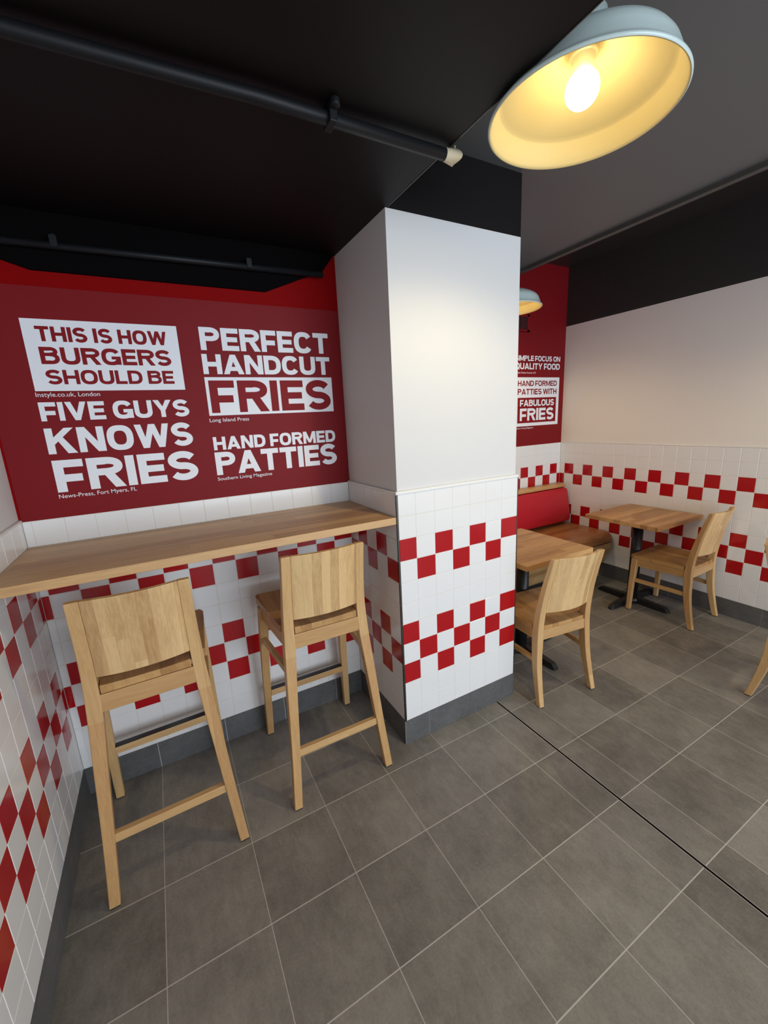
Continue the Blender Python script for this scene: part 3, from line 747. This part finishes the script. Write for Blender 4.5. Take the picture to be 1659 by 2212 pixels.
# ---------------- tables
def make_table(loc, lx, ly, label, group, off=(0.0, 0.0)):
    t = thing('dining_table', label, 'table', loc, 0, group)
    b = MB(); b.box(-lx/2, lx/2, -ly/2, ly/2, .697, .727); b.build('table_top', M['oak_table'], t, bevel=0.002)
    b = MB(); b.lathe([(.0, .045), (.0385, .045), (.0385, .686), (.0, .686)], 32); b.box(-.15, .15, -.15, .15, .686, .697)
    ped = b.build('pedestal', M['iron'], t); ped.location = (*off, 0)
    fb = MB(); fb.lathe([(.0, .0), (.062, .0), (.062, .030), (.045, .048), (.0, .050)], 32); base = fb.build('base_hub', M['iron'], t); base.location = (*off, 0)
    for k in range(4):
        a = k*math.pi/2; d = Vector((math.cos(a), math.sin(a), 0)); n = Vector((-d.y, d.x, 0)); b = MB(); rings = []
        for r, wv, h0, h1 in ((.03, .030, .004, .048), (.20, .027, .004, .040), (.262, .024, .004, .036), (.285, .019, .004, .012)):
            rings.append([d*r+n*sx*wv*(1.0 if z == h0 else 0.72)+Vector((0, 0, z)) for sx, z in ((-1, h0), (1, h0), (1, h1), (-1, h1))])
        b.loft(rings); lg = b.build('base_leg', M['iron'], t, bevel=0.003); lg.location = (*off, 0)
        pb = MB(); c = d*.262; pb.lathe([(0, 0), (.014, 0), (.014, .0045), (0, .0045)], 12, c=(c.x, c.y, 0)); pb.build('levelling_foot', M['rubber'], lg)
    return t
GT = 'small square tables in the dining area'
make_table((2.405, -.195, 0), .556, .566, 'square oak table partly hidden by the pillar', GT)
make_table((3.672, -.200, 0), .594, .548, 'square oak table against the right tiled wall', GT, (.010, .030))

# ---------------- bench along the far wall
t = thing('bench', 'oak wall bench with red padded back below the far quotes', 'bench', (0, YB, 0))
X0, X1 = 2.06, 3.955
nose = []
def yy(v): return v-YB
for i in range(11):
    a = math.pi/2+math.pi*0.5*i/10
    nose.append((yy(.275)+.078*math.cos(a), .369+.078*math.sin(a)))
seat_poly = [(yy(.700), .447)]+nose+[(yy(.198), .362), (yy(.215), .362), (yy(.225), .412), (yy(.700), .412)]
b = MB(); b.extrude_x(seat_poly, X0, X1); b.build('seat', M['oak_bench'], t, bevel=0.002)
front = [(yy(.199), .354), (yy(.198), .290), (yy(.262), .145), (yy(.300), .120), (yy(.320), .120), (yy(.225), .354)]
b = MB(); b.extrude_x(front, X0+.019, X1-0.019); b.build('front_panel', M['oak_bench_front'], t, bevel=0.003)
endp = [(yy(.785), .80), (yy(.720), .80), (yy(.700), .440)]+[(y+0.004, z-0.006) for y, z in nose]+[(yy(.200), .290), (yy(.263), .145), (yy(.300), .120), (yy(.300), .0), (yy(.785), .0)]
for x0 in (X1-0.018, X0-0.0):
    b = MB(); b.loft([[(x0, y, z) for y, z in endp], [(x0+0.018, y, z) for y, z in endp]]); b.build('end_panel', M['oak_bench_front'], t, bevel=0.002)
b = MB(); b.box(X0+.02, X1-.02, yy(.330), yy(.345), 0.0, .120); b.build('plinth', M['rubber'], t)
# padded back, leaning
prof = []
for (y, z) in ((.632, .478), (.622, .505), (.628, .570), (.650, .680), (.668, .770), (.680, .795), (.705, .802), (.735, .795), (.735, .478)): prof.append((yy(y), z))
b = MB(); nn = 10; rings = []
for i, x in enumerate((X0+.006, X0+.016, X0+.05, X1-.070, X1-.036, X1-.022, X1-.014)):
    k = (0.55, 0.9, 1.0, 1.0, 0.97, 0.88, 0.62)[i]; cy, cz = yy(.69), .645
    zk = (0.94, 0.985, 1.0, 1.0, 0.985, 0.955, 0.90)[i]
    rings.append([(x, cy+(y-cy)*k, cz+(z-cz)*zk) for y, z in prof])
b.loft(rings, smooth=True); b.build('back_cushion', M['leather'], t, bevel=0.004)
b = MB(); b.box(X0, X1-.025, yy(.735), yy(.752), .430, .812); b.build('back_board', M['oak_bench_front'], t)
b = MB(); b.box(X0, X1-.025, yy(.690), yy(.790), .806, .838); b.build('top_cap', M['oak_table'], t, bevel=0.008, seg=3)

# ------------------------------------------------------------------ pendant lamps
def make_lamp(loc, label, group):
    t = thing('pendant_lamp', label, 'lamp', loc, 0, group)
    out = [(.2290, .000), (.2320, .0025), (.2320, .007), (.2270, .010), (.2190, .022), (.2105, .048), (.2050, .062), (.1950, .076), (.1700, .094), (.1300, .113), (.0850, .130), (.0580, .138), (.0500, .146), (.0480, .205)]
    inn = [(.0440, .200), (.0450, .145), (.0540, .134), (.0830, .122), (.1280, .099), (.1680, .076), (.1920, .062), (.2010, .057), (.2040, .053), (.2145, .022), (.2230, .007), (.2270, .000)]
    b = MB(); b.lathe(out+[(0.0, .205)], 96); b.build('shade', M['enamel'], t)
    sh = [o for o in t.children if o.name.startswith('shade')][0]
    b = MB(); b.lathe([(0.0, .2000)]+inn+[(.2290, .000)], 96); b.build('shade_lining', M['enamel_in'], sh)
    b = MB(); b.lathe([(0.0, .1990), (.034, .199), (.034, .128), (.0305, .124), (.0255, .124), (.0235, .090), (.0, .090)], 32); b.build('socket', M['porcelain'], t)
    pr = []
    for i in range(25):
        a = -math.pi/2+math.pi*0.80*i/24
        pr.append((max(0.0, .0405*math.cos(a)), .0575+.0405*math.sin(a)))
    pr += [(.0, .0905)]
    bu = MB(); bu.lathe(pr, 40); bulb = bu.build('bulb', M['bulb'], t)
    L = bpy.data.lights.new('bulb_light', 'SPOT'); L.energy = BULB_WATT; L.color = BULB_COLOR; L.shadow_soft_size = 0.035
    L.spot_size = math.radians(154); L.spot_blend = 0.55
    lo = bpy.data.objects.new('bulb_light', L); COL.objects.link(lo); lo.parent = t; lo.location = (0, 0, 0.012)
    b = MB(); b.lathe([(0, .2), (.011, .2), (.011, Z_MID-2.27-.028), (0, Z_MID-2.27-.028)], 20)
    b.build('stem', M['enamel'], t)
    b = MB(); b.lathe([(0, Z_MID-2.27-.032), (.035, Z_MID-2.27-.030), (.052, Z_MID-2.27-.014), (.055, Z_MID-2.27), (0, Z_MID-2.27)], 36); b.build('canopy', M['enamel'], t)
    return t
GL = 'enamel pendant lamps with warm bulbs'
lamp = make_lamp((1.562, -1.117, 2.27), 'large enamel pendant lamp overhead with its lit bulb in view', GL)
dup(lamp, (2.885, .445, 2.27), 0, 'small looking enamel pendant lamp half hidden by the pillar, before the far red wall', GL)
dup(lamp, (3.30, -1.62, 2.27), 0, 'unseen added enamel pendant lamp beyond the right edge of the photo, near the right wall', GL)  # extra unseen lamp, added to cast warm light on the right wall
